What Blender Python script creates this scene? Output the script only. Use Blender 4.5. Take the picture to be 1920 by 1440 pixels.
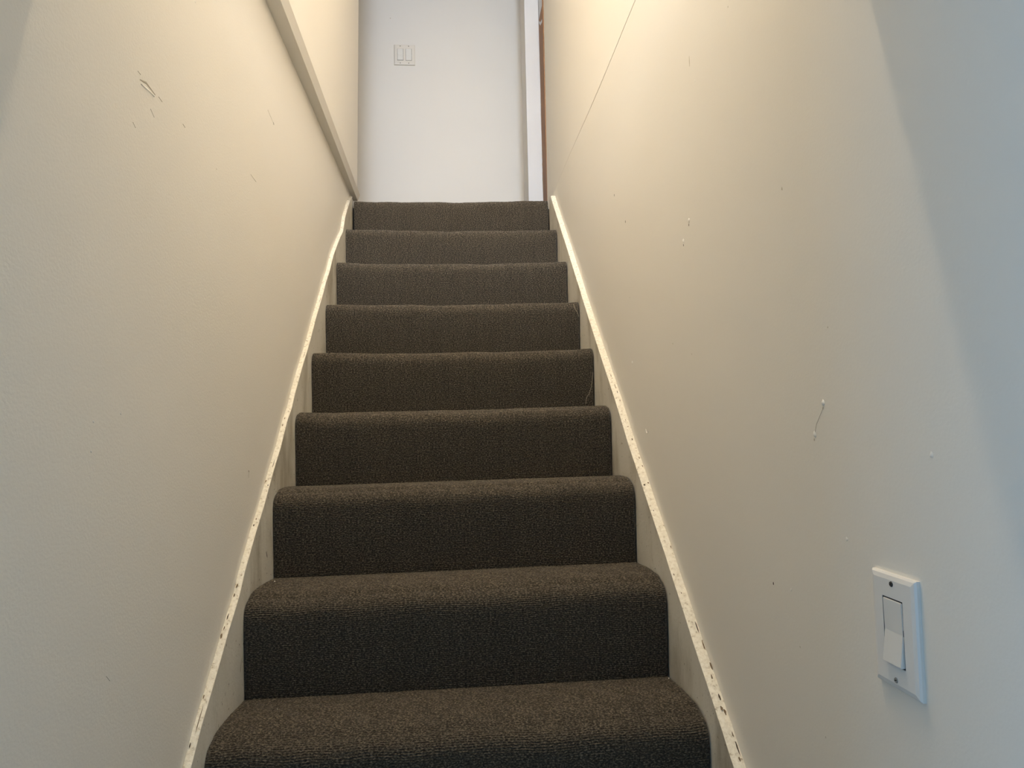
import bpy, bmesh, math, random
import numpy as np
from mathutils import Vector, Matrix

for o in list(bpy.data.objects):
    bpy.data.objects.remove(o, do_unlink=True)
SC = bpy.context.scene
COL = SC.collection
random.seed(4)
RNG = np.random.default_rng(7)

# ------------------------------------------------------------------ stair layout (metres)
RISE, RUN, NSTEP = 0.190505, 0.227587, 13
D0 = 3.061657                     # depth of the top nosing
TOP = NSTEP * RISE                # main floor level
CAMZ = 1.47428
XL, XR = -0.41589, 0.43411        # inner faces of the stringers
WL, WR = -0.428, 0.453            # faces of the stair walls
CEIL = 4.90
BCEIL = 2.224                     # basement ceiling level
BACK = 3.85                       # landing back wall

# ------------------------------------------------------------------ camera
def cam_axes(yaw, p, r):
    f = Vector((math.sin(yaw) * math.cos(p), math.cos(yaw) * math.cos(p), math.sin(p)))
    x0 = Vector((math.cos(yaw), -math.sin(yaw), 0)); u0 = x0.cross(f)
    x = math.cos(r) * x0 + math.sin(r) * u0
    u = -math.sin(r) * x0 + math.cos(r) * u0
    return x, u, f
cx, cu, cf = cam_axes(math.radians(4.78324), math.radians(3.57555), math.radians(-1.22419))
cam = bpy.data.cameras.new('camera'); camo = bpy.data.objects.new('camera', cam); COL.objects.link(camo)
M = Matrix((cx, cu, -cf)).transposed().to_4x4(); M.translation = Vector((0, 0, CAMZ))
camo.matrix_world = M
cam.sensor_width = 36.0; cam.lens = 1331.0 / 1920.0 * 36.0; cam.clip_start = 0.02; cam.clip_end = 60
SC.camera = camo

# ------------------------------------------------------------------ world, daylight, exposure
w = bpy.data.worlds.new('world'); SC.world = w; w.use_nodes = True
w.node_tree.nodes['Background'].inputs['Color'].default_value = (0.62, 0.78, 1.0, 1)
w.node_tree.nodes['Background'].inputs['Strength'].default_value = 1.0
vs = SC.view_settings
vs.view_transform = 'Standard'; vs.look = 'None'; vs.gamma = 1.0; vs.use_curve_mapping = False
vs.exposure = 0.0
SC.cycles.max_bounces = 14; SC.cycles.diffuse_bounces = 10

def area(name, loc, target, sx, sy, power, col):
    l = bpy.data.lights.new(name, 'AREA'); l.shape = 'RECTANGLE'; l.size = sx; l.size_y = sy
    l.energy = power; l.color = col
    o = bpy.data.objects.new(name, l); COL.objects.link(o); o.location = loc
    o.rotation_euler = (Vector(target) - Vector(loc)).to_track_quat('-Z', 'Y').to_euler()
    return o
# daylight entering at the two windows (window of the upstairs front room that the stairwell opens to, glazed basement opening behind the viewer)
area('front_room_window_daylight', (0.0, -2.95, 3.72), (0.0, 0.0, 3.72), 0.85, 1.25, 140, (0.74, 0.85, 1.0))
area('basement_window_daylight', (-2.93, -1.2, 1.02), (0, -1.2, 1.02), 1.3, 1.5, 52, (0.34, 0.63, 1.0))

BULB_POS = (0.0, 1.31, 4.07); BULB_POWER = 29; BULB_COL = (1.0, 0.79, 0.53)   # short batten lamp lying across the stairs

# ------------------------------------------------------------------ materials
def mat(name, col, rough=0.6, spec=0.3):
    m = bpy.data.materials.new(name); m.use_nodes = True
    b = m.node_tree.nodes['Principled BSDF']
    b.inputs['Base Color'].default_value = (*col, 1); b.inputs['Roughness'].default_value = rough
    b.inputs['Specular IOR Level'].default_value = spec
    return m, m.node_tree, b
def nd(nt, t, **kw):
    n = nt.nodes.new(t)
    for k, v in kw.items(): setattr(n, k, v)
    return n
def noise(nt, scale, detail=3, rough=0.5, vec=None):
    n = nd(nt, 'ShaderNodeTexNoise'); n.inputs['Scale'].default_value = scale
    n.inputs['Detail'].default_value = detail; n.inputs['Roughness'].default_value = rough
    if vec is not None: nt.links.new(vec, n.inputs['Vector'])
    return n
def ramp(nt, fac, stops):
    r = nd(nt, 'ShaderNodeValToRGB')
    while len(r.color_ramp.elements) < len(stops): r.color_ramp.elements.new(0.5)
    for e, (p, c) in zip(r.color_ramp.elements, stops):
        e.position = p; e.color = (*c, 1)
    nt.links.new(fac, r.inputs['Fac']); return r
def bump(nt, b, h, strength, dist):
    n = nd(nt, 'ShaderNodeBump'); n.inputs['Strength'].default_value = strength
    n.inputs['Distance'].default_value = dist
    nt.links.new(h, n.inputs['Height']); nt.links.new(n.outputs['Normal'], b.inputs['Normal']); return n

def paint(name, c1, c2, rough=0.55, peel=0.35, patch=1.3):
    m, nt, b = mat(name, c1, rough)
    tc = nd(nt, 'ShaderNodeTexCoord')
    n1 = noise(nt, patch, 2, 0.45, tc.outputs['Object'])
    r = ramp(nt, n1.outputs['Fac'], [(0.35, c2), (0.65, c1)])
    nt.links.new(r.outputs['Color'], b.inputs['Base Color'])
    n2 = noise(nt, 260, 2, 0.5, tc.outputs['Object'])
    bump(nt, b, n2.outputs['Fac'], peel, 0.0012)
    return m
WALL = paint('cream_wall_paint', (0.855, 0.83, 0.775), (0.84, 0.815, 0.76), peel=0.10)
WALLL = paint('cream_rolled_wall_paint', (0.855, 0.825, 0.765), (0.835, 0.805, 0.745), peel=0.25)
HALL = paint('hall_wall_paint', (0.83, 0.82, 0.80), (0.81, 0.80, 0.785), peel=0.08)
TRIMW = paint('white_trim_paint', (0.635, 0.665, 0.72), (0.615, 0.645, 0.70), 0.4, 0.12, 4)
CEILM = paint('ceiling_paint', (0.82, 0.81, 0.78), (0.80, 0.79, 0.76))
FLOORM = paint('basement_floor_vinyl', (0.34, 0.30, 0.25), (0.30, 0.26, 0.22), 0.5, 0.1, 6)

def stringer_mat():
    m, nt, b = mat('worn_stringer_paint', (0.74, 0.71, 0.63), 0.42)
    tc = nd(nt, 'ShaderNodeTexCoord')
    mp = nd(nt, 'ShaderNodeMapping'); mp.inputs['Scale'].default_value = (1, 1, 0.35)
    nt.links.new(tc.outputs['Object'], mp.inputs['Vector'])
    n1 = noise(nt, 9, 5, 0.6, mp.outputs['Vector'])
    r1 = ramp(nt, n1.outputs['Fac'], [(0.33, (0.46, 0.42, 0.34)), (0.50, (0.72, 0.69, 0.61)), (0.7, (0.77, 0.74, 0.67))])
    n2 = noise(nt, 95, 3, 0.6, tc.outputs['Object'])
    r2 = ramp(nt, n2.outputs['Fac'], [(0.28, (0.25, 0.20, 0.14)), (0.34, (1, 1, 1))])
    mx = nd(nt, 'ShaderNodeMix', data_type='RGBA', blend_type='MULTIPLY'); mx.inputs[0].default_value = 0.9
    nt.links.new(r1.outputs['Color'], mx.inputs[6]); nt.links.new(r2.outputs['Color'], mx.inputs[7])
    nt.links.new(mx.outputs[2], b.inputs['Base Color'])
    n3 = noise(nt, 120, 4, 0.6, tc.outputs['Object'])
    bump(nt, b, n3.outputs['Fac'], 0.35, 0.002)
    return m
STRM = stringer_mat()
def edge_mat():
    m, nt, b = mat('chipped_edge_paint', (0.88, 0.85, 0.76), 0.4)
    tc = nd(nt, 'ShaderNodeTexCoord')
    n2 = noise(nt, 130, 4, 0.65, tc.outputs['Object'])
    r2 = ramp(nt, n2.outputs['Fac'], [(0.28, (0.34, 0.28, 0.20)), (0.40, (0.78, 0.74, 0.64)), (0.6, (0.90, 0.87, 0.78))])
    nt.links.new(r2.outputs['Color'], b.inputs['Base Color'])
    n3 = noise(nt, 150, 4, 0.65, tc.outputs['Object'])
    bump(nt, b, n3.outputs['Fac'], 0.5, 0.003)
    return m
EDGEM = edge_mat()

def carpet_mat():
    m, nt, b = mat('ribbed_loop_carpet', (0.08, 0.07, 0.055), 0.95, 0.1)
    uv = nd(nt, 'ShaderNodeUVMap'); uv.uv_map = 'UVMap'
    mp = nd(nt, 'ShaderNodeMapping'); mp.inputs['Scale'].default_value = (230, 430, 1)
    nt.links.new(uv.outputs['UV'], mp.inputs['Vector'])
    n1 = noise(nt, 1.0, 2, 0.6, mp.outputs['Vector'])
    r1 = ramp(nt, n1.outputs['Fac'], [(0.30, (0.0125, 0.0105, 0.008)), (0.48, (0.045, 0.038, 0.029)), (0.68, (0.210, 0.178, 0.133))])
    n2 = noise(nt, 900, 2, 0.6, uv.outputs['UV'])          # single fibres
    r2 = ramp(nt, n2.outputs['Fac'], [(0.3, (0.62, 0.62, 0.62)), (0.7, (1.35, 1.32, 1.28))])
    mx = nd(nt, 'ShaderNodeMix', data_type='RGBA', blend_type='MULTIPLY'); mx.inputs[0].default_value = 1
    nt.links.new(r1.outputs['Color'], mx.inputs[6]); nt.links.new(r2.outputs['Color'], mx.inputs[7])
    mp2 = nd(nt, 'ShaderNodeMapping'); mp2.inputs['Scale'].default_value = (60, 4, 1)   # faint lengthwise yarn streaks
    nt.links.new(uv.outputs['UV'], mp2.inputs['Vector'])
    n4 = noise(nt, 1.0, 2, 0.5, mp2.outputs['Vector'])
    r4 = ramp(nt, n4.outputs['Fac'], [(0.35, (0.95, 0.95, 0.95)), (0.68, (1.08, 1.08, 1.07))])
    mx2 = nd(nt, 'ShaderNodeMix', data_type='RGBA', blend_type='MULTIPLY'); mx2.inputs[0].default_value = 1
    nt.links.new(mx.outputs[2], mx2.inputs[6]); nt.links.new(r4.outputs['Color'], mx2.inputs[7])
    nt.links.new(mx2.outputs[2], b.inputs['Base Color'])
    b.inputs['Sheen Weight'].default_value = 0.15; b.inputs['Sheen Roughness'].default_value = 0.6
    add = nd(nt, 'ShaderNodeMath', operation='ADD')
    nt.links.new(n1.outputs['Fac'], add.inputs[0]); nt.links.new(n2.outputs['Fac'], add.inputs[1])
    bump(nt, b, add.outputs[0], 0.8, 0.0017)
    return m
CARPET = carpet_mat()
def wood_mat(name, c1, c2):
    m, nt, b = mat(name, c1, 0.6)
    tc = nd(nt, 'ShaderNodeTexCoord')
    mp = nd(nt, 'ShaderNodeMapping'); mp.inputs['Scale'].default_value = (40, 40, 2.5)
    nt.links.new(tc.outputs['Object'], mp.inputs['Vector'])
    n1 = noise(nt, 1.0, 4, 0.6, mp.outputs['Vector'])
    r = ramp(nt, n1.outputs['Fac'], [(0.3, c2), (0.7, c1)])
    nt.links.new(r.outputs['Color'], b.inputs['Base Color'])
    return m
BAREW = wood_mat('bare_brown_wood', (0.36, 0.19, 0.095), (0.20, 0.10, 0.05))
CORE = wood_mat('stair_core_wood', (0.16, 0.11, 0.07), (0.10, 0.07, 0.045))
PLATE = mat('white_switch_plastic', (0.83, 0.83, 0.82), 0.3, 0.5)[0]
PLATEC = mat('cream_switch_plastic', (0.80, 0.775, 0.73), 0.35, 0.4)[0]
ROCK = mat('white_rocker_plastic', (0.80, 0.80, 0.78), 0.28, 0.5)[0]
GAP = mat('dark_switch_gap', (0.03, 0.03, 0.035), 0.7)[0]
SCREW = mat('grey_screw_metal', (0.32, 0.31, 0.29), 0.4)[0]
SLOT = mat('screw_slot', (0.02, 0.02, 0.02), 0.7)[0]
CHIPW = mat('bare_plaster_chip', (0.90, 0.88, 0.83), 0.8)[0]
NICK = mat('dark_nick', (0.07, 0.055, 0.04), 0.9)[0]
GOUGE = mat('bare_wood_gouge', (0.20, 0.15, 0.10), 0.9)[0]
SCUFF = mat('grey_scuff', (0.58, 0.54, 0.46), 0.8)[0]
SCRD = mat('scratch_shadow_line', (0.47, 0.43, 0.35), 0.8)[0]
HAIRM = mat('pale_hair', (0.55, 0.47, 0.34), 0.4)[0]
LINTM = mat('white_lint', (0.85, 0.83, 0.78), 0.9)[0]
GLASS = mat('window_glass', (0.75, 0.85, 1.0), 0.1)[0]
LAMPM, _nt, _b = mat('lit_lamp_glass', (0.95, 0.9, 0.8), 0.4)

# ------------------------------------------------------------------ helpers
def link(name, me, m, parent=None, smooth=False):
    if m is not None: me.materials.append(m)
    o = bpy.data.objects.new(name, me); COL.objects.link(o)
    if parent is not None: o.parent = parent
    if smooth: me.polygons.foreach_set('use_smooth', [True] * len(me.polygons))
    return o
def mesh(name, vs, fs, m, parent=None, smooth=False):
    me = bpy.data.meshes.new(name); me.from_pydata([tuple(v) for v in vs], [], fs); me.update()
    return link(name, me, m, parent, smooth)
def bmobj(name, bm, m, parent=None, smooth=False):
    bmesh.ops.recalc_face_normals(bm, faces=bm.faces[:])
    me = bpy.data.meshes.new(name); bm.to_mesh(me); bm.free()
    return link(name, me, m, parent, smooth)
def struct(o, label=None):
    o['kind'] = 'structure'
    if label: o['label'] = label
    return o
def tag(o, label, cat, group=None):
    o['label'] = label; o['category'] = cat
    if group: o['group'] = group
    return o
def thing(name, loc, label, cat, group=None):
    e = bpy.data.objects.new(name, None); COL.objects.link(e); e.location = loc
    e.empty_display_size = 0.05
    return tag(e, label, cat, group)
HEXF = [(0, 3, 2, 1), (4, 5, 6, 7), (0, 1, 5, 4), (1, 2, 6, 5), (2, 3, 7, 6), (3, 0, 4, 7)]
def hexa(name, p8, m, parent=None):          # four bottom corners, four top corners (counter-clockwise from above)
    return mesh(name, p8, HEXF, m, parent)
def boxv(x0, x1, y0, y1, z0, z1):
    return [(x0, y0, z0), (x1, y0, z0), (x1, y1, z0), (x0, y1, z0), (x0, y0, z1), (x1, y0, z1), (x1, y1, z1), (x0, y1, z1)]
def box(name, x0, x1, y0, y1, z0, z1, m, parent=None, bev=0):
    if not bev: return hexa(name, boxv(x0, x1, y0, y1, z0, z1), m, parent)
    bm = bmesh.new(); vv = [bm.verts.new(p) for p in boxv(x0, x1, y0, y1, z0, z1)]
    for f in HEXF: bm.faces.new([vv[i] for i in f])
    bmesh.ops.bevel(bm, geom=bm.edges[:], offset=bev, segments=2, profile=0.6, affect='EDGES')
    return bmobj(name, bm, m, parent)

# ------------------------------------------------------------------ setting: walls, floors, ceilings
# right stair wall: plain below floor level, upper sheet leaning back a touch above a hairline seam
SEAM = CAMZ + 1.021
def right_wall():
    ys = list(np.linspace(-3.0, 3.22, 64))
    prof = [(0.0, 0.0), (1.0, 0.0), (SEAM - 0.10, 0.0), (SEAM - 0.012, 0.0002), (SEAM - 0.0006, 0.0006), (SEAM, -0.0003),
            (SEAM + 0.35, 0.0095), (SEAM + 0.9, 0.017), (CEIL, 0.020)]
    vs, fs = [], []
    for y in ys:
        for z, dx in prof:
            # the joint runs out towards the far end, where both sheets are flush
            k = 1.0 if y < 2.1 else max(0.25, 1 - (y - 2.1) / 0.9)
            wob = 0.004 * math.sin(y * 5.3) * (1 if abs(z - SEAM) < 0.02 else 0)
            vs.append((WR + dx * k, y, z + wob))
    n = len(prof)
    for i in range(len(ys) - 1):
        for j in range(n - 1):
            a = i * n + j; fs.append((a, a + 1, a + n + 1, a + n))
    b0 = len(vs)
    for y in (ys[0], ys[-1]):
        for z in (0.0, CEIL): vs.append((WR + 0.12, y, z))
    fs += [(b0, b0 + 2, b0 + 3, b0 + 1)]
    last = (len(ys) - 1) * n
    fs.append(tuple([last + j for j in range(n)] + [b0 + 3, b0 + 2]))
    fs.append(tuple([j for j in range(n - 1, -1, -1)] + [b0, b0 + 1]))
    return mesh('wall_right', vs, fs, WALL)
wall_right = struct(right_wall(), 'cream painted right stair wall with small chips and a hairline seam')

SOFF = CAMZ + 1.0245                          # underside of the overhanging upper left wall
def left_wall():
    prof = [(0, 0), (0.9, 0), (1.6, 0), (SOFF - 0.25, 0.0), (SOFF - 0.1, -0.0003), (SOFF, 0.0)]
    ys = list(np.linspace(0.15, 3.147, 32)); vs, fs = [], []
    for y in ys:
        for z, dx in prof: vs.append((WL + dx, y, z))
    n = len(prof)
    for i in range(len(ys) - 1):
        for j in range(n - 1):
            a = i * n + j; fs.append((a, a + n, a + n + 1, a + 1))
    b0 = len(vs)
    for y in (ys[0], ys[-1]):
        for z in (0.0, SOFF): vs.append((WL - 0.12, y, z))
    fs += [(b0, b0 + 1, b0 + 3, b0 + 2)]
    last = (len(ys) - 1) * n
    fs.append(tuple([j for j in range(n)] + [b0 + 1, b0]))
    fs.append(tuple([last + j for j in range(n - 1, -1, -1)] + [b0 + 2, b0 + 3]))
    fs.append((n - 1, last + n - 1, b0 + 3, b0 + 1))
    return mesh('wall_left', vs, fs, WALLL)
wall_left = struct(left_wall(), 'cream painted lower left stair wall below the overhang')

def ux(y, z):                                 # face of the upper left wall (runs and leans slightly out of true)
    return -0.384 - 0.0109 * (y - 1.67) + 0.0145 * (z - CAMZ - 1.03)
Y0, Y1 = 0.80, 3.062
ZT = SOFF + 0.027
hz = lambda y, z: (ux(y, z), y, z)
wall_left_upper = struct(hexa('wall_left_upper', [(-0.50, Y0, ZT), hz(Y0, ZT), hz(Y1, ZT), (-0.50, Y1, ZT),
                                   (-0.50, Y0, CEIL), hz(Y0, CEIL), hz(Y1, CEIL), (-0.50, Y1, CEIL)], WALL),
                         'cream painted upper left hall wall overhanging the stairs')
# board that closes the overhang from below: flat underside, slightly raked front edge
sx = lambda y, d: ux(y, ZT) + d
YS = 3.147
trim_1 = struct(hexa('trim_1', [(-0.50, Y0, SOFF), (sx(Y0, -0.0085), Y0, SOFF), (sx(YS, -0.0085), YS, SOFF), (-0.50, YS, SOFF),
                         (-0.50, Y0, ZT), (sx(Y0, 0.0015), Y0, ZT), (sx(YS, 0.0015), YS, ZT), (-0.50, YS, ZT)], WALL),
                'painted soffit board under the overhanging left wall')

# header over the foot of the stairs (edge of the basement ceiling), slightly out of square
H0, H1 = 0.824, 0.782
struct(hexa('ceiling_basement', [(-3.0, -3.0, BCEIL), (WR, -3.0, BCEIL), (WR, H1, BCEIL), (-3.0, H0 + 0.145, BCEIL),
                                 (-3.0, -3.0, TOP - 0.02), (WR, -3.0, TOP - 0.02), (WR, H1, TOP - 0.02), (-3.0, H0 + 0.145, TOP - 0.02)], CEILM))
struct(box('floor_front_room', -1.2, WR + 0.6, -3.0, 0.775, TOP - 0.0198, TOP, FLOORM))
struct(box('wall_front_room_left', -1.3, -1.2, -3.0, 0.78, TOP, CEIL, HALL))
struct(box('wall_front_room_right', WR + 0.6, WR + 0.7, -3.0, 0.78, TOP, CEIL, HALL))
struct(box('wall_front_return', -3.0, -0.40, 0.68, 0.78, TOP - 0.02, CEIL, HALL))
def front_wall():
    wx0, wx1, wz0, wz1 = -0.45, 0.45, 3.07, 4.37
    vs, fs = [], []
    for a in ((-1.3, wx0, TOP, CEIL), (wx1, WR + 0.7, TOP, CEIL), (wx0, wx1, TOP, wz0), (wx0, wx1, wz1, CEIL)):
        k = len(vs); vs += boxv(a[0], a[1], -3.1, -3.0, a[2], a[3]); fs += [tuple(k + q for q in f) for f in HEXF]
    return mesh('wall_front_room', vs, fs, HALL)
struct(front_wall())
struct(box('ceiling_stairs', -0.38, WR, 0.9, 2.3, 4.105, CEIL, CEILM))
struct(box('ceiling', -3.1, 1.1, -3.1, 4.0, CEIL, CEIL + 0.1, CEILM))
struct(box('floor', -3.1, WR + 0.12, -3.1, 4.0, -0.1, 0.0, FLOORM))
wall_back = struct(box('wall_back', -3.1, 1.1, BACK, BACK + 0.12, TOP - 0.3, CEIL, HALL), 'pale daylit wall at the top of the stairs')
struct(box('floor_landing', -3.0, 1.0, D0 + 0.11, BACK, TOP - 0.2, TOP - 0.002, CARPET))
struct(box('floor_hall', -3.0, -0.52, 0.9, D0 + 0.11, TOP - 0.2, TOP - 0.002, CARPET))
struct(box('wall_hall_right', 1.0, 1.1, 3.2, BACK, TOP - 0.2, CEIL, HALL))
struct(box('wall_hall_closing', WR + 0.12, 1.1, 3.10, 3.22, TOP - 0.2, CEIL, HALL))
struct(box('wall_basement_left', -0.56, -3.1, 2.0, 2.1, 0.0, TOP - 0.2, WALL))
struct(box('wall_rear', -3.1, WR + 0.12, -3.1, -3.0, 0.0, TOP - 0.02, WALL))
def window_wall(name, x0, x1, y0, y1, z0, z1, wy0, wy1, wz0, wz1, m):
    vs, fs = [], []
    for a in ((y0, wy0, z0, z1), (wy1, y1, z0, z1), (wy0, wy1, z0, wz0), (wy0, wy1, wz1, z1)):
        k = len(vs); vs += boxv(x0, x1, a[0], a[1], a[2], a[3]); fs += [tuple(k + i for i in f) for f in HEXF]
    return struct(mesh(name, vs, fs, m))
def window(name, x, wy0, wy1, wz0, wz1):
    e = bpy.data.objects.new(name, None); COL.objects.link(e); e.location = (x, (wy0 + wy1) / 2, wz0); struct(e)
    c = (wy1 - wy0) / 2; h = wz1 - wz0
    for a in ((-c, c, 0, 0.05), (-c, c, h - 0.05, h), (-c, -c + 0.05, 0.05, h - 0.05), (c - 0.05, c, 0.05, h - 0.05), (-0.02, 0.02, 0.05, h - 0.05)):
        box('window_frame', -0.06, -0.02, *a, TRIMW, e)
    for s in (-1, 1):
        box('pane', -0.045, -0.035, min(s * 0.02, s * (c - 0.05)), max(s * 0.02, s * (c - 0.05)), 0.05, h - 0.05, GLASS, e)
    return e
struct(box('wall_hall_left', -3.1, -3.0, 0.8, BACK, TOP - 0.2, CEIL, HALL))
w1 = window('window_1', 0.0, -0.45, 0.45, 3.07, 4.37); w1.location = (0.0, -3.0, 3.07); w1.rotation_euler = (0, 0, math.radians(90))
window_wall('wall_basement_side', -3.1, -3.0, -3.0, 2.0, 0.0, TOP - 0.2, -1.9, -0.5, 0.22, 1.82, WALL)
window('window_2', -3.0, -1.9, -0.5, 0.22, 1.82)

# door jamb at the head of the stairs on the right: bare wood on the wall line, white casing facing the stairs
CY = 3.356
jamb = struct(box('trim_2', WR - 0.001, WR + 0.119, 3.2205, CY - 0.001, TOP, CEIL, BAREW), 'bare brown wooden jamb strip beside the white door casing')
box('paint_smear', WR - 0.0018, WR - 0.0009, 3.235, CY - 0.004, CAMZ + 2.005, CAMZ + 2.40, TRIMW, jamb)
mesh('paint_drip', [(WR - 0.0018, 3.235, CAMZ + 1.925), (WR - 0.0018, 3.30, CAMZ + 1.945), (WR - 0.0018, CY - 0.01, CAMZ + 1.985),
                    (WR - 0.0018, CY - 0.01, CAMZ + 1.998), (WR - 0.0018, 3.30, CAMZ + 1.962), (WR - 0.0018, 3.235, CAMZ + 1.94)],
     [(0, 1, 4, 5), (1, 2, 3, 4)], TRIMW, jamb)
def casing():
    # front board with a slightly ragged right edge (old caulk)
    zs = np.concatenate([np.linspace(TOP, TOP + 0.62, 60), np.linspace(TOP + 0.66, CEIL, 12)])
    vs, fs = [], []
    for k, z in enumerate(zs):
        e = WR - 0.0005 + (-abs(RNG.normal()) * 0.0016 if z < TOP + 0.6 else 0) - 0.004 * max(0, (z - TOP) - 0.3) / 1.0
        vs += [(0.3817, CY, z), (e, CY, z), (e, CY + 0.018, z), (0.3817, CY + 0.018, z)]
    for k in range(len(zs) - 1):
        a = 4 * k
        for j in range(4):
            fs.append((a + j, a + (j + 1) % 4, a + 4 + (j + 1) % 4, a + 4 + j))
    fs += [(3, 2, 1, 0), tuple(4 * (len(zs) - 1) + j for j in range(4))]
    return mesh('trim_3', vs, fs, TRIMW)
cas = struct(casing(), 'white painted door casing beside the bare wood strip')
struct(box('trim_4', 0.3835, WR + 0.119, CY + 0.0185, 3.572, TOP, CEIL, HALL), 'white side of the door jamb')

# ------------------------------------------------------------------ staircase
stairs = thing('staircase', (0, 0, 0), 'straight enclosed staircase in dark ribbed carpet between two painted walls', 'staircase')
# how far each nosing (left end, right end) is out of the regular pitch: (depth, height)
DEV = {0: ((0.012, 0.0), (-0.014, 0.002)), 1: ((0.0, 0.0), (-0.008, -0.003)), 2: ((-0.002, -0.0015), (-0.010, -0.001)),
       3: ((0.0, -0.005), (-0.010, -0.0035)), 4: ((-0.009, -0.0045), (0.0, -0.001)), 5: ((-0.003, -0.003), (0.010, 0.002)),
       6: ((-0.007, -0.002), (0.0, 0.003)), 7: ((-0.006, -0.002), (-0.006, 0.003)), 8: ((0.003, 0.001), (-0.003, 0.005))}
SAG = {0: 0.0075, 1: 0.0095, 2: 0.0085, 3: 0.0085, 4: 0.0075, 5: 0.006, 6: 0.003, 7: 0.002, 8: 0.002}
PITCH = 0.0040

def profile(crown):
    """side section of one carpeted step, from riser foot over the nosing to the tread back: (y, z) from the nose"""
    pts = [(0.0, -RISE - 0.008), (-0.001, -0.15), (-0.004, -0.10), (-0.006, -0.06), (-0.0068, -0.036)]
    r = 0.030
    for a in np.linspace(10, 90, 12):
        t = math.radians(a)
        pts.append((-0.0065 + r - r * math.cos(t), -r + r * math.sin(t) * 1.0))
    pts += [(0.040, crown * 0.75), (0.060, crown), (0.095, crown), (0.135, crown * 0.85), (0.18, crown * 0.45), (RUN, 0.0), (RUN + 0.016, -0.001)]
    return np.array(pts)

def carpet_mesh(i, full):
    crown = 0.003 if i < 5 else (0.006 if i == 5 else 0.009)
    P = profile(crown)
    if i == 0:                                 # landing: tread runs on into the landing floor
        P[-1, 0] = 0.125; P = P[[k for k in range(len(P)) if P[k, 0] <= 0.125 or k == len(P) - 1]]
    seg = np.hypot(*np.diff(P, axis=0).T); s = np.concatenate([[0], np.cumsum(seg)])
    step = PITCH / 4 if full else 0.008
    S = np.arange(0, s[-1], step); S = np.append(S, s[-1])
    # smooth the polyline a little
    y = np.interp(S, s, P[:, 0]); z = np.interp(S, s, P[:, 1])
    k = max(1, int(0.012 / step)) | 1
    if k > 1:
        ker = np.ones(k) / k
        yp = np.concatenate([y[0] - (np.arange(k // 2, 0, -1)) * 0, y, np.full(k // 2, y[-1])]); zp = np.concatenate([np.full(k // 2, z[0]), z, np.full(k // 2, z[-1])])
        y = np.convolve(yp, ker, 'valid'); z = np.convolve(zp, ker, 'valid')
    dy = np.gradient(y, S); dz = np.gradient(z, S); ln = np.hypot(dy, dz); ny, nz = -dz / ln, dy / ln
    nx = 130 if full else 12
    x0, x1 = XL + 0.0012, XR - 0.0035
    X = np.linspace(x0, x1, nx); T = (X - XL) / (XR - XL)
    (dl, hl), (dr, hr) = DEV.get(i, ((0, 0), (0, 0)))
    dD = dl + (dr - dl) * T; dH = hl + (hr - hl) * T
    u = 2 * T - 1
    ph = RNG.uniform(0, 6.28, 6)
    wav = 0.0012 * np.sin(7 * u + ph[0]) + 0.0010 * np.sin(13 * u + ph[1]) + 0.0006 * np.sin(23 * u + ph[2])
    sag = -SAG.get(i, 0.002) * (1 - u ** 2) + wav
    infl = np.clip(1 - np.abs(S - s[5]) / 0.16, 0, 1)[:, None] ** 0.7 * np.clip((z + RISE) / 0.1, 0, 1)[:, None]   # wear is felt at the nosing
    YY = y[:, None] + D0 - i * RUN + dD[None, :] * np.clip((s[-1] - S) / 0.15, 0, 1)[:, None]
    hgt = np.clip((z + RISE) / 0.12, 0, 1)[:, None]
    ZZ = z[:, None] + TOP - i * RISE + dH[None, :] * hgt + sag[None, :] * infl
    # ribs: rows of loops across the stair
    if full:
        wob = 0.0006 * np.sin(9 * u * 3 + S[:, None] * 40 + ph[3]) + 0.0004 * np.sin(31 * u + S[:, None] * 90 + ph[4])
        row = (S[:, None] + wob) / PITCH
        rib = np.abs(np.cos(np.pi * row)) ** 0.8
        nrow = int(s[-1] / PITCH) + 3
        tab = RNG.uniform(0.65, 1.10, (nrow + 2, nx))
        ri = np.clip(np.round(row).astype(int), 0, nrow)
        amp = np.take_along_axis(tab, ri, 0)
        disp = 0.0022 * rib * amp
        fade = np.clip(np.minimum(S, s[-1] - S) / 0.004, 0, 1)[:, None]
        YY = YY + ny[:, None] * disp * fade; ZZ = ZZ + nz[:, None] * disp * fade
    XX = np.broadcast_to(X[None, :], YY.shape)
    # turned-down side edges
    e = 0.007
    def col(j, x): return np.stack([np.full(len(S), x), YY[:, j] - ny * e, ZZ[:, j] - nz * e], -1)
    V = np.stack([XX, YY, ZZ], -1)
    V = np.concatenate([col(0, x0)[:, None], V, col(-1, x1)[:, None]], 1)
    ns, nc = V.shape[:2]
    me = bpy.data.meshes.new('carpet')
    me.vertices.add(ns * nc); me.vertices.foreach_set('co', V.astype(np.float32).ravel())
    I = np.arange(ns * nc).reshape(ns, nc)
    F = np.stack([I[:-1, :-1], I[:-1, 1:], I[1:, 1:], I[1:, :-1]], -1).reshape(-1, 4)
    nf = len(F)
    me.loops.add(nf * 4); me.loops.foreach_set('vertex_index', F.astype(np.int32).ravel())
    me.polygons.add(nf); me.polygons.foreach_set('loop_start', (np.arange(nf) * 4).astype(np.int32))
    me.polygons.foreach_set('use_smooth', np.ones(nf, bool))
    me.update(calc_edges=True)
    uvl = me.uv_layers.new(name='UVMap')
    UV = np.stack([np.broadcast_to(V[..., 0] + i * 1.37, (ns, nc)), np.broadcast_to(S[:, None] + i * 2.11, (ns, nc))], -1).reshape(-1, 2)
    uvl.data.foreach_set('uv', UV[F.ravel()].astype(np.float32).ravel())
    me.validate()
    return me

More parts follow.
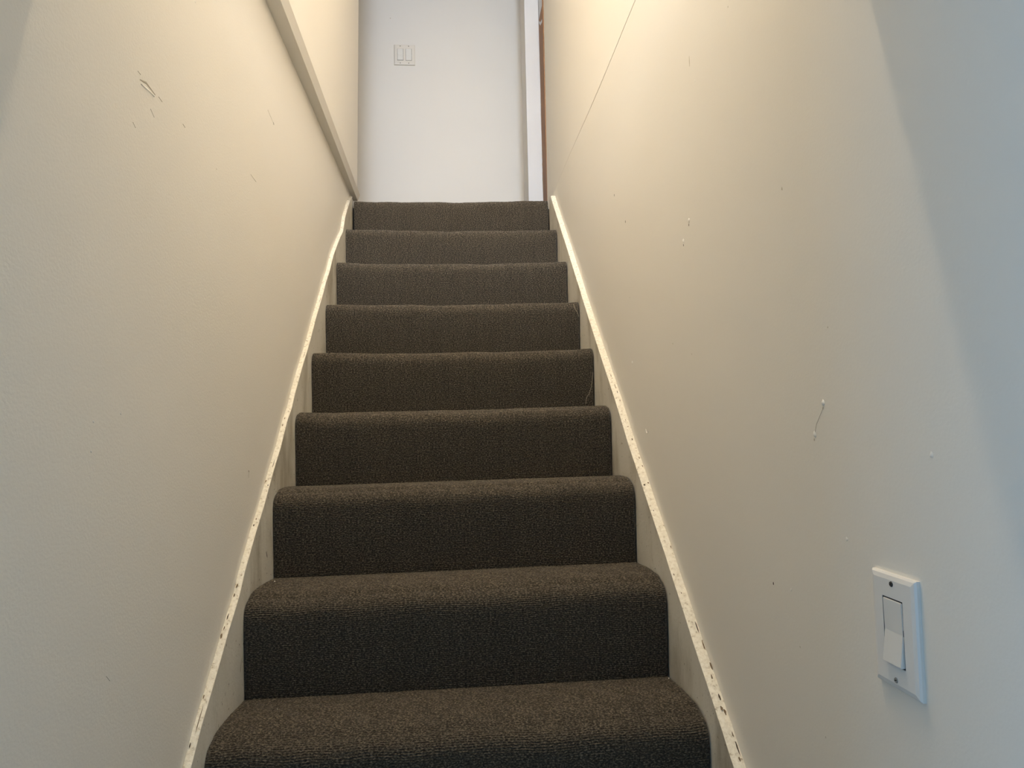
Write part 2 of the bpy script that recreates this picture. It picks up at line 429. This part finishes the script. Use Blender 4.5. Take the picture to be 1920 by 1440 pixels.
for i in range(NSTEP):
    zt = TOP - i * RISE; y = D0 - i * RUN
    yb = y + RUN if i else y + 0.11
    core = box('step', XL + 0.0008, XR - 0.0008, y + 0.016, yb + 0.012, zt - RISE + 0.0, zt - 0.017, CORE, stairs)
    core['label'] = 'carpeted step'
    c = link('carpet', carpet_mesh(i, i <= 9), CARPET, core)
    c['label'] = 'dark grey brown ribbed loop carpet'

# stringers: heights of the inner top edge above the line of nosings, as found along the run
SL = [(2.95, 0.0540), (2.816, 0.0533), (2.791, 0.0400), (2.759, 0.0300), (2.693, 0.0440), (2.621, 0.0573), (2.528, 0.0680), (2.454, 0.0597),
      (2.383, 0.0676), (2.34, 0.0625), (2.285, 0.0639), (2.231, 0.0662), (2.188, 0.0650), (2.114, 0.0604), (2.007, 0.0649), (1.921, 0.0656),
      (1.877, 0.0561), (1.821, 0.0651), (1.762, 0.0576), (1.714, 0.0612), (1.673, 0.0624), (1.62, 0.0600), (1.544, 0.0644), (1.467, 0.0662),
      (1.433, 0.0581), (1.358, 0.0620), (1.295, 0.0622), (1.223, 0.0654), (1.179, 0.0600), (1.05, 0.0630), (0.4, 0.0630)]
SR = [(2.976, 0.0586), (2.847, 0.0617), (2.72, 0.0601), (2.604, 0.0613), (2.377, 0.0584), (2.269, 0.0562), (2.111, 0.0565), (1.985, 0.0590),
      (1.875, 0.0624), (1.752, 0.0560), (1.637, 0.0609), (1.567, 0.0636), (1.465, 0.0688), (1.374, 0.0708), (1.274, 0.0710), (1.178, 0.0750), (1.05, 0.0740), (0.4, 0.0700)]
def nose_z(y): return TOP - (D0 - y) / RUN * RISE
def stringer(data, xi, xo, label, yend):
    ya = np.array([d[0] for d in data])[::-1]; ha = np.array([d[1] for d in data])[::-1]
    ys = np.linspace(0.45, data[0][0], 420)
    rough = np.cumsum(RNG.normal(0, 0.00035, len(ys))); rough -= np.convolve(rough, np.ones(25) / 25, 'same')
    hs = np.interp(ys, ya, ha) + rough
    zs = [nose_z(y) + h for y, h in zip(ys, hs)]
    s = 1 if xo > xi else -1
    # board: inner face, underside and back
    vs, fs = [], []
    for y, z in zip(ys, zs):
        zb = max(0.0, z - 0.33)
        vs += [(xi, y, zb), (xi, y, z - 0.0025), (xo, y, z - 0.0025), (xo, y, zb)]
    for k in range(len(ys) - 1):
        a = 4 * k
        for j in range(4): fs.append((a + j, a + (j + 1) % 4, a + 4 + (j + 1) % 4, a + 4 + j))
    # head of the board: plumb-cut tail at the landing
    n = len(vs); z = zs[-1]; y = ys[-1]
    vs += [(xi, yend, TOP - 0.30), (xi, yend, TOP + 0.004), (xo, yend, TOP + 0.004), (xo, yend, TOP - 0.30)]
    a = n - 4
    for j in range(4): fs.append((a + j, a + (j + 1) % 4, n + (j + 1) % 4, n + j))
    fs += [(3, 2, 1, 0), (n, n + 1, n + 2, n + 3)]
    bm = bmesh.new(); vv = [bm.verts.new(v) for v in vs]
    for f in fs: bm.faces.new([vv[k] for k in f])
    st = struct(bmobj('baseboard_left' if s < 0 else 'baseboard_right', bm, STRM), label)
    # painted top edge with ragged paint line against the wall
    vs, fs = [], []
    m = 5
    rag = np.convolve(RNG.normal(0, 1, len(ys)), np.ones(5) / 5, 'same') * 0.0016
    for k, (y, z) in enumerate(zip(ys, zs)):
        for j in range(m):
            t = j / (m - 1)
            bumpz = (0, 0.0012, 0.0008, 0.0014, 0.0)[j] + 0.0005 * RNG.normal() * (0 < j < 4)
            x = xi + (xo - xi) * t + (s * -0.0004 if j == 0 else 0)
            zz = z - 0.0022 * (j == 0) + bumpz + (max(0.0, rag[k]) + 0.0006 if j == m - 1 else 0)
            vs.append((x, y, zz))
    for k in range(len(ys) - 1):
        for j in range(m - 1):
            a = k * m + j
            fs.append((a, a + 1, a + m + 1, a + m) if s > 0 else (a, a + m, a + m + 1, a + 1))
    cap = mesh('top_edge', vs, fs, EDGEM, st, True); cap['label'] = 'bright chipped painted top edge'
    return st, ys, zs
st_l, ysl, zsl = stringer(SL, XL, WL + 0.0003, 'cream painted sloping skirting board with a wavy chipped top edge', 3.03)
st_r, ysr, zsr = stringer(SR, XR, WR - 0.0003, 'cream painted sloping skirting board with a straight chipped top edge', 3.03)

# gouges where the paint has come off the top edges
def chip_mesh(name, c, n, up, length, width, h, m, parent, seed, k=9):
    """small irregular domed flake lying on a surface at c with normal n, long axis up"""
    r = random.Random(seed); n = Vector(n).normalized(); up = Vector(up).normalized(); sd = n.cross(up)
    c = Vector(c); vs = [c + n * h]; fs = []
    for j in range(k):
        a = 2 * math.pi * j / k; q = r.uniform(0.7, 1.2)
        vs.append(c + up * (math.cos(a) * length / 2 * q) + sd * (math.sin(a) * width / 2 * q) + n * h * 0.02)
    for j in range(k): fs.append((0, 1 + j, 1 + (j + 1) % k))
    return mesh(name, vs, fs, m, parent, True)
def gouges(st, ys, zs, xi, xo, spots):
    al = Vector((0, RUN, RISE)).normalized(); nn = Vector((0, -RISE, RUN)).normalized()
    for q, (y, t, ln, wd) in enumerate(spots):
        z = float(np.interp(y, ys, zs)) + 0.0019
        chip_mesh('gouge', (xi + (xo - xi) * t, y, z), nn, al, ln * 0.8, wd * 0.75, 0.0005, NICK if q % 4 == 0 else GOUGE, st, q + 11)
gouges(st_l, ysl, zsl, XL, WL, [(1.555, .62, .008, .0035), (1.57, .55, .007, .003), (1.44, .62, .016, .004), (1.425, .7, .012, .003), (1.385, .7, .018, .003), (1.365, .68, .012, .003),
                                (1.352, .75, .014, .005), (1.262, .78, .011, .003), (1.2, .75, .011, .003), (1.83, .6, .008, .003), (1.81, .66, .008, .003), (1.66, .8, .010, .004),
                                (1.65, .2, .006, .003), (2.11, .6, .007, .003), (2.45, .35, .008, .002), (1.23, .45, .06, .0022), (1.7, .3, .05, .0015), (2.05, .3, .06, .0015), (2.29, .2, .05, .0015)])
gouges(st_r, ysr, zsr, XR, WR, [(1.625, .25, .006, .006), (1.63, .8, .007, .005), (1.70, .75, .012, .003), (1.676, .8, .012, .003), (1.56, .3, .004, .003), (1.475, .85, .010, .003),
                                (1.42, .2, .006, .003), (1.385, .35, .005, .003), (1.325, .8, .03, .003), (1.295, .85, .025, .003), (1.262, .9, .022, .004), (1.245, .6, .012, .004),
                                (1.215, .7, .015, .004), (1.20, .55, .010, .006), (1.195, .75, .014, .005), (1.165, .75, .012, .003), (1.148, .8, .03, .003), (1.135, .65, .012, .004),
                                (1.96, .5, .02, .0025), (1.92, .6, .03, .0025), (1.90, .65, .02, .0025), (1.87, .6, .012, .003), (1.81, .55, .006, .003), (1.79, .6, .006, .003), (1.755, .65, .01, .003)])
chip_mesh('gouge', (XL + 0.0002, 1.6295, 1.2072), (1, 0, 0), (0, 0.55, -0.83), 0.017, 0.0035, 0.0006, NICK, st_l, 5)
chip_mesh('paint_flake', (XL + 0.0002, 1.172, 0.95), (1, 0, 0), (0, 0.7, 0.7), 0.014, 0.003, 0.0006, CHIPW, st_l, 6)
for q, (y, z, l, wd) in enumerate([(1.50, 1.10, .03, .008), (1.44, 1.03, .03, .008), (1.35, .93, .02, .006), (1.27, .94, .03, .006), (1.66, 1.25, .02, .006), (2.03, 1.63, .016, .005)]):
    chip_mesh('scuff', (XL + 0.0001, y, z), (1, 0, 0), (0, 0.3, 1), l, wd, 0.0003, SCUFF, st_l, q + 40)
for q, (y, z, l, wd) in enumerate([(1.48, 1.06, .03, .008), (1.50, 1.12, .02, .006), (1.90, 1.48, .02, .006), (1.40, 0.99, .02, .005), (2.20, 1.78, .016, .006)]):
    chip_mesh('scuff', (XR - 0.0001, y, z), (-1, 0, 0), (0, -0.3, 1), l, wd, 0.0003, SCUFF, st_r, q + 60)

# ------------------------------------------------------------------ marks on the walls (parts of the walls)
NR, NL = (-1, 0, 0), (1, 0, 0)
for q, (y, z, l, wd) in enumerate([(1.2955, 1.8621, .010, .007), (1.331, 1.8315, .009, .007), (1.7532, 1.6332, .010, .007), (0.8366, 1.4969, .007, .006), (0.861, 1.4582, .007, .006),
                                   (0.6432, 1.4405, .005, .005), (0.799, 1.3376, .004, .004), (0.9443, 1.2476, .004, .004), (1.2357, 2.1047, .006, .005)]):
    p = chip_mesh('paint_chip', (WR, y, z), NR, (0, 0.2, 1), l * 1.3, wd * 1.2, 0.0030 if q < 5 else 0.0012, CHIPW, wall_right, q + 100)
    if q in (0, 1, 3, 4): chip_mesh('dent', (WR, y + 0.002, z - l * 0.85), NR, (0, 0.3, 1), l * 0.55, wd * 0.5, 0.0004, NICK if q < 2 else SCUFF, p, q + 130)
for q, (y, z, l) in enumerate([(1.8944, 2.1112, .007), (1.78, 2.0028, .007), (2.0359, 1.92, .004), (1.759, 1.8001, .005), (0.8181, 1.5882, .003), (1.4213, 1.6411, .004),
                               (1.3086, 1.6076, .004), (0.9988, 1.2449, .0045), (0.9266, 1.1771, .003), (0.8702, 1.0846, .003), (1.0732, 2.1463, .004), (0.9185, 1.7934, .005)]):
    chip_mesh('nail_hole', (WR, y, z), NR, (0, 0.2, 1), l, l * 0.7, 0.0003, NICK if q in (0, 1, 7) else SCUFF, wall_right, q + 160)
def strip(name, pts, x, s, wd, h, m, parent):
    vs, fs = [], []
    for k, (y, z) in enumerate(pts):
        a = pts[max(0, k - 1)]; b = pts[min(len(pts) - 1, k + 1)]
        d = Vector((0, b[0] - a[0], b[1] - a[1])).normalized(); n = Vector((0, -d.z, d.y))
        t = wd * (0.4 if k in (0, len(pts) - 1) else 1)
        c = Vector((x, y, z))
        vs += [c + n * t / 2, c + Vector((s * h, 0, 0)), c - n * t / 2]
    for k in range(len(pts) - 1):
        a = 3 * k; fs += [(a, a + 1, a + 4, a + 3), (a + 1, a + 2, a + 5, a + 4)]
    return mesh(name, vs, fs, m, parent)
strip('scratch', [(0.837, 1.492), (0.8557, 1.4716), (0.8608, 1.4603)], WR, -1, 0.0012, 0.0003, SCUFF, wall_right)
strip('scratch', [(1.648, 1.4655), (1.643, 1.458), (1.634, 1.456), (1.627, 1.462)], WR, -1, 0.0025, 0.0012, WALL, wall_right)
strip('scuff', [(1.2615, 2.1662), (1.2612, 2.155), (1.2608, 2.1452)], WR, -1, 0.004, 0.0002, SCUFF, wall_right)
LS = [([(0.9929, 1.9798), (1.0024, 1.979)], .003, SCRD), ([(0.9999, 1.9708), (1.0214, 1.9762), (1.0514, 1.9735)], .004, SCRD),
      ([(1.0034, 1.9664), (1.0250, 1.9685), (1.0478, 1.9693)], .0045, CHIPW), ([(1.0627, 1.9765), (1.0763, 1.9748)], .0035, SCRD),
      ([(1.0356, 1.9452), (1.0486, 1.9384)], .0012, SCUFF), ([(0.9802, 1.9011), (0.9885, 1.8965)], .0012, SCUFF), ([(1.1576, 1.9768), (1.1679, 1.9751)], .0035, SCRD),
      ([(1.6857, 2.2428), (1.7359, 2.2337)], .0012, SCUFF), ([(1.544, 2.0343), (1.5857, 2.0326)], .0012, SCUFF), ([(1.5343, 1.3949), (1.532, 1.3829)], .0012, SCUFF),
      ([(0.9268, 1.1824), (0.9366, 1.1733)], .0012, SCUFF)]
for pts, wd, m in LS: strip('scratch', pts, WL, 1, wd, 0.0009 if m is CHIPW else 0.0004, m, wall_left)
for q, (y, z, l, m) in enumerate([(1.7411, 2.2333, .009, NICK), (1.2093, 2.2127, .006, CHIPW), (1.3226, 1.9635, .004, SCUFF), (0.8863, 1.4927, .004, CHIPW),
                                  (0.9556, 1.5037, .004, CHIPW), (0.8819, 1.4573, .004, CHIPW), (1.5343, 1.396, .006, NICK)]):
    chip_mesh('nick', (WL, y, z), NL, (0, 0.6, -0.5), l, l * 0.55, 0.0004 if m is not CHIPW else 0.0014, m, wall_left, q + 200)
chip_mesh('nick', (-0.3124, BACK, 3.7641), (0, -1, 0), (0, 0, 1), 0.005, 0.005, 0.0003, SCUFF, wall_back, 231)

# ------------------------------------------------------------------ light switches
def rot_part(o, parent): o.parent = parent; return o
def frustum_plate(name, w_, h_, t, bev, holes, m, parent):
    """bevelled wall plate lying in the local XZ plane, front towards -Y, with rectangular holes"""
    fw, fh = w_ / 2 - bev, h_ / 2 - bev
    xs = sorted({-fw, fw, *[a for hh in holes for a in hh[:2]]}); zs = sorted({-fh, fh, *[a for hh in holes for a in hh[2:]]})
    bm = bmesh.new(); V = {}
    def v(x, y, z):
        k = (round(x, 6), round(y, 6), round(z, 6))
        if k not in V: V[k] = bm.verts.new(k)
        return V[k]
    for a in range(len(xs) - 1):
        for b in range(len(zs) - 1):
            cx_, cz_ = (xs[a] + xs[a + 1]) / 2, (zs[b] + zs[b + 1]) / 2
            if any(h[0] < cx_ < h[1] and h[2] < cz_ < h[3] for h in holes): continue
            bm.faces.new([v(xs[a], -t, zs[b]), v(xs[a + 1], -t, zs[b]), v(xs[a + 1], -t, zs[b + 1]), v(xs[a], -t, zs[b + 1])])
    for h in holes:                          # walls of the openings
        c = [(h[0], h[2]), (h[1], h[2]), (h[1], h[3]), (h[0], h[3])]
        for k in range(4):
            p, q = c[k], c[(k + 1) % 4]
            bm.faces.new([v(p[0], -t, p[1]), v(p[0], -t + 0.004, p[1]), v(q[0], -t + 0.004, q[1]), v(q[0], -t, q[1])])
    def ring(vals, fixed, ax):
        return vals
    m1 = 0.35                                # rounded edge in two facets
    def rim(x, z, k):
        px = w_ / 2 - bev * (1 - k) if x > 0 else -(w_ / 2 - bev * (1 - k))
        pz = h_ / 2 - bev * (1 - k) if z > 0 else -(h_ / 2 - bev * (1 - k))
        return px, pz
    for side in ('b', 't', 'l', 'r'):
        line = [(x, -fh) for x in xs] if side == 'b' else [(x, fh) for x in xs] if side == 't' else [(-fw, z) for z in zs] if side == 'l' else [(fw, z) for z in zs]
        for k in range(len(line) - 1):
            for (k0, y0), (k1, y1) in (((0, -t), (0.7, -t * 0.82)), ((0.7, -t * 0.82), (1.0, -t * 0.55)), ((1.0, -t * 0.55), (1.0, 0.0))):
                def pt(p, kk, yy):
                    x, z = p
                    if abs(abs(x) - fw) < 1e-6 : x = math.copysign(fw + bev * kk, x)
                    if abs(abs(z) - fh) < 1e-6 : z = math.copysign(fh + bev * kk, z)
                    return v(x, yy, z)
                try: bm.faces.new([pt(line[k], k0, y0), pt(line[k + 1], k0, y0), pt(line[k + 1], k1, y1), pt(line[k], k1, y1)])
                except ValueError: pass
    return bmobj(name, bm, m, parent)
def rocker(parent, x, up):
    """paddle rocker in an opening 33 x 67 mm: bent about its middle, one half standing proud"""
    box('rocker_recess', x - 0.0167, x + 0.0167, -0.0062, -0.0058, -0.0337, 0.0337, GAP, parent)
    a, b = 0.0155, 0.0323
    yt, ym, yb = (-0.0074, -0.0068, -0.0108) if not up else (-0.0092, -0.0070, -0.0088)
    vs = []
    for s in (-1, 1):
        X = x + s * a
        vs += [(X, yt, b), (X, ym, 0.0), (X, yb, -b), (X, -0.003, -b), (X, -0.003, b)]
    fs = [(0, 5, 6, 1), (1, 6, 7, 2), (2, 7, 8, 3), (3, 8, 9, 4), (4, 9, 5, 0), (0, 1, 2, 3, 4), (9, 8, 7, 6, 5)]
    bm = bmesh.new(); vv = [bm.verts.new(p) for p in vs]
    for f in fs: bm.faces.new([vv[k] for k in f])
    bmesh.ops.recalc_face_normals(bm, faces=bm.faces[:])
    bmesh.ops.bevel(bm, geom=[e for e in bm.edges if e.calc_face_angle(0) > 0.6], offset=0.0007, segments=2, affect='EDGES')
    return bmobj('rocker', bm, ROCK, parent)
def screw(parent, x, z, m, t, ang):
    bm = bmesh.new()
    bmesh.ops.create_cone(bm, cap_ends=True, segments=18, radius1=0.0031, radius2=0.0024, depth=0.0011,
                          matrix=Matrix.Translation((x, -t - 0.0003, z)) @ Matrix.Rotation(math.radians(90), 4, 'X'))
    s = bmobj('screw', bm, m, parent)
    d = Vector((math.cos(ang), 0, math.sin(ang))); n = Vector((-math.sin(ang), 0, math.cos(ang))); c = Vector((x, -t - 0.00092, z))
    mesh('screw_slot', [c - d * .0021 - n * .00045, c + d * .0021 - n * .00045, c + d * .0021 + n * .00045, c - d * .0021 + n * .00045], [(0, 1, 2, 3)], SLOT, s)
def switch(name, loc, rotz, w_, h_, xs, ups, label, screwm, platem):
    e = thing(name, loc, label, 'light switch'); e.rotation_euler = (0, 0, rotz)
    t = 0.0068
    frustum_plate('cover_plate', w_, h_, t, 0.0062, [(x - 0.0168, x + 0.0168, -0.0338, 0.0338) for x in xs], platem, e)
    if len(xs) > 1: box('plate_shadow', -w_ / 2 - 0.0012, w_ / 2 + 0.0006, -0.0010, 0.0, -h_ / 2 - 0.0016, h_ / 2 + 0.0006, SCRD, e)   # thin shadow round the plate, painted in as a dark outline
    for x, u in zip(xs, ups):
        rocker(e, x, u)
        for s in (1, -1): screw(e, x, s * 0.0484, screwm if s > 0 else SCREW, t, random.uniform(0, 3))
    return e
DARKSC = mat('dark_screw', (0.05, 0.05, 0.05), 0.4)[0]
# local -Y faces the room: turned to face -X on the right wall
switch('light_switch', (WR + 0.0004, 0.7083, 1.2575), math.radians(-90), 0.0735, 0.1165, [0.0], [False],
       'white single rocker light switch on the right stair wall', DARKSC, PLATE)
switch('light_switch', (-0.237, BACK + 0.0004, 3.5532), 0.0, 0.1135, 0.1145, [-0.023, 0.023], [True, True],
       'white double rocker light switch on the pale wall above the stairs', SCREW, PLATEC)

# ------------------------------------------------------------------ bits on the carpet
def hair(name, pts, r, label):
    cu_ = bpy.data.curves.new(name, 'CURVE'); cu_.dimensions = '3D'; cu_.bevel_depth = r; cu_.bevel_resolution = 1; cu_.resolution_u = 6
    sp = cu_.splines.new('BEZIER'); sp.bezier_points.add(len(pts) - 1)
    for b, p in zip(sp.bezier_points, pts):
        b.co = p; b.handle_left_type = b.handle_right_type = 'AUTO'
    tmp = bpy.data.objects.new('tmp', cu_); COL.objects.link(tmp)
    me = bpy.data.meshes.new_from_object(tmp.evaluated_get(bpy.context.evaluated_depsgraph_get()))
    bpy.data.objects.remove(tmp)
    o = link(name, me, HAIRM); return tag(o, label, 'hair')
yh = D0 - 3 * RUN - 0.0195
hair('hair_strand', [(0.4142, yh + 0.006, 1.8911), (0.4174, yh, 1.8746), (0.4244, yh, 1.8617), (0.4300, yh, 1.8470)], 0.00045, 'short pale hair curving over the nosing of the fourth step from the top')
yh = D0 - 4 * RUN - 0.0105
hair('hair_strand', [(0.4285, yh, 1.6409), (0.424, yh, 1.6049), (0.4167, yh, 1.5788), (0.4062, yh, 1.561), (0.4041, yh, 1.5447)], 0.00045, 'long pale hair hanging down the riser of the fifth step from the top')
LINT = [(-0.3941, 1.6109, 1.143, 'white lint speck on the second lowest visible tread beside the wavy skirting board'),
        (-0.3347, 1.3875, 0.9525, 'white lint speck on the lowest visible tread nearest the wavy skirting board'),
        (0.1191, 1.3945, 0.9525, 'longer white lint thread in the middle of the lowest visible tread'),
        (0.3495, 1.3282, 0.9525, 'tiny white lint speck, the one farther from the nosing of a close pair'),
        (0.3365, 1.2953, 0.9525, 'tiny white lint speck, the one nearer the nosing of a close pair'),
        (0.4270, 1.4441, 0.9525, 'white lint speck in the corner of riser and straight skirting board')]
for q, (x, y, z, lab) in enumerate(LINT):
    ln = 0.008 if q == 2 else 0.0035
    o = chip_mesh('lint_speck', (0, 0, 0), (0, 0, 1), (1, 0.2, 0), ln, 0.0022, 0.0025, LINTM, None, q + 300)
    o.location = (x, y, z + 0.0085); tag(o, lab, 'lint')

# ------------------------------------------------------------------ ceiling lamp over the stairs
lamp = thing('batten_lamp', (BULB_POS[0], BULB_POS[1], 4.105), 'short white batten lamp on the low ceiling above the stairs', 'lamp')
box('lamp_body', -0.30, 0.30, -0.03, 0.03, -0.025, -0.0005, PLATE, lamp, 0.004)
for sgn in (-1, 1): box('end_cap', min(sgn * 0.30, sgn * 0.315), max(sgn * 0.30, sgn * 0.315), -0.032, 0.032, -0.034, -0.0005, PLATE, lamp, 0.003)
bl = bpy.data.lights.new('tube', 'AREA'); bl.shape = 'RECTANGLE'; bl.size = 0.56; bl.size_y = 0.045; bl.energy = BULB_POWER; bl.color = BULB_COL
blo = bpy.data.objects.new('tube', bl); COL.objects.link(blo); blo.parent = lamp
blo.location = (0, 0, BULB_POS[2] - 4.105)         # faces straight down
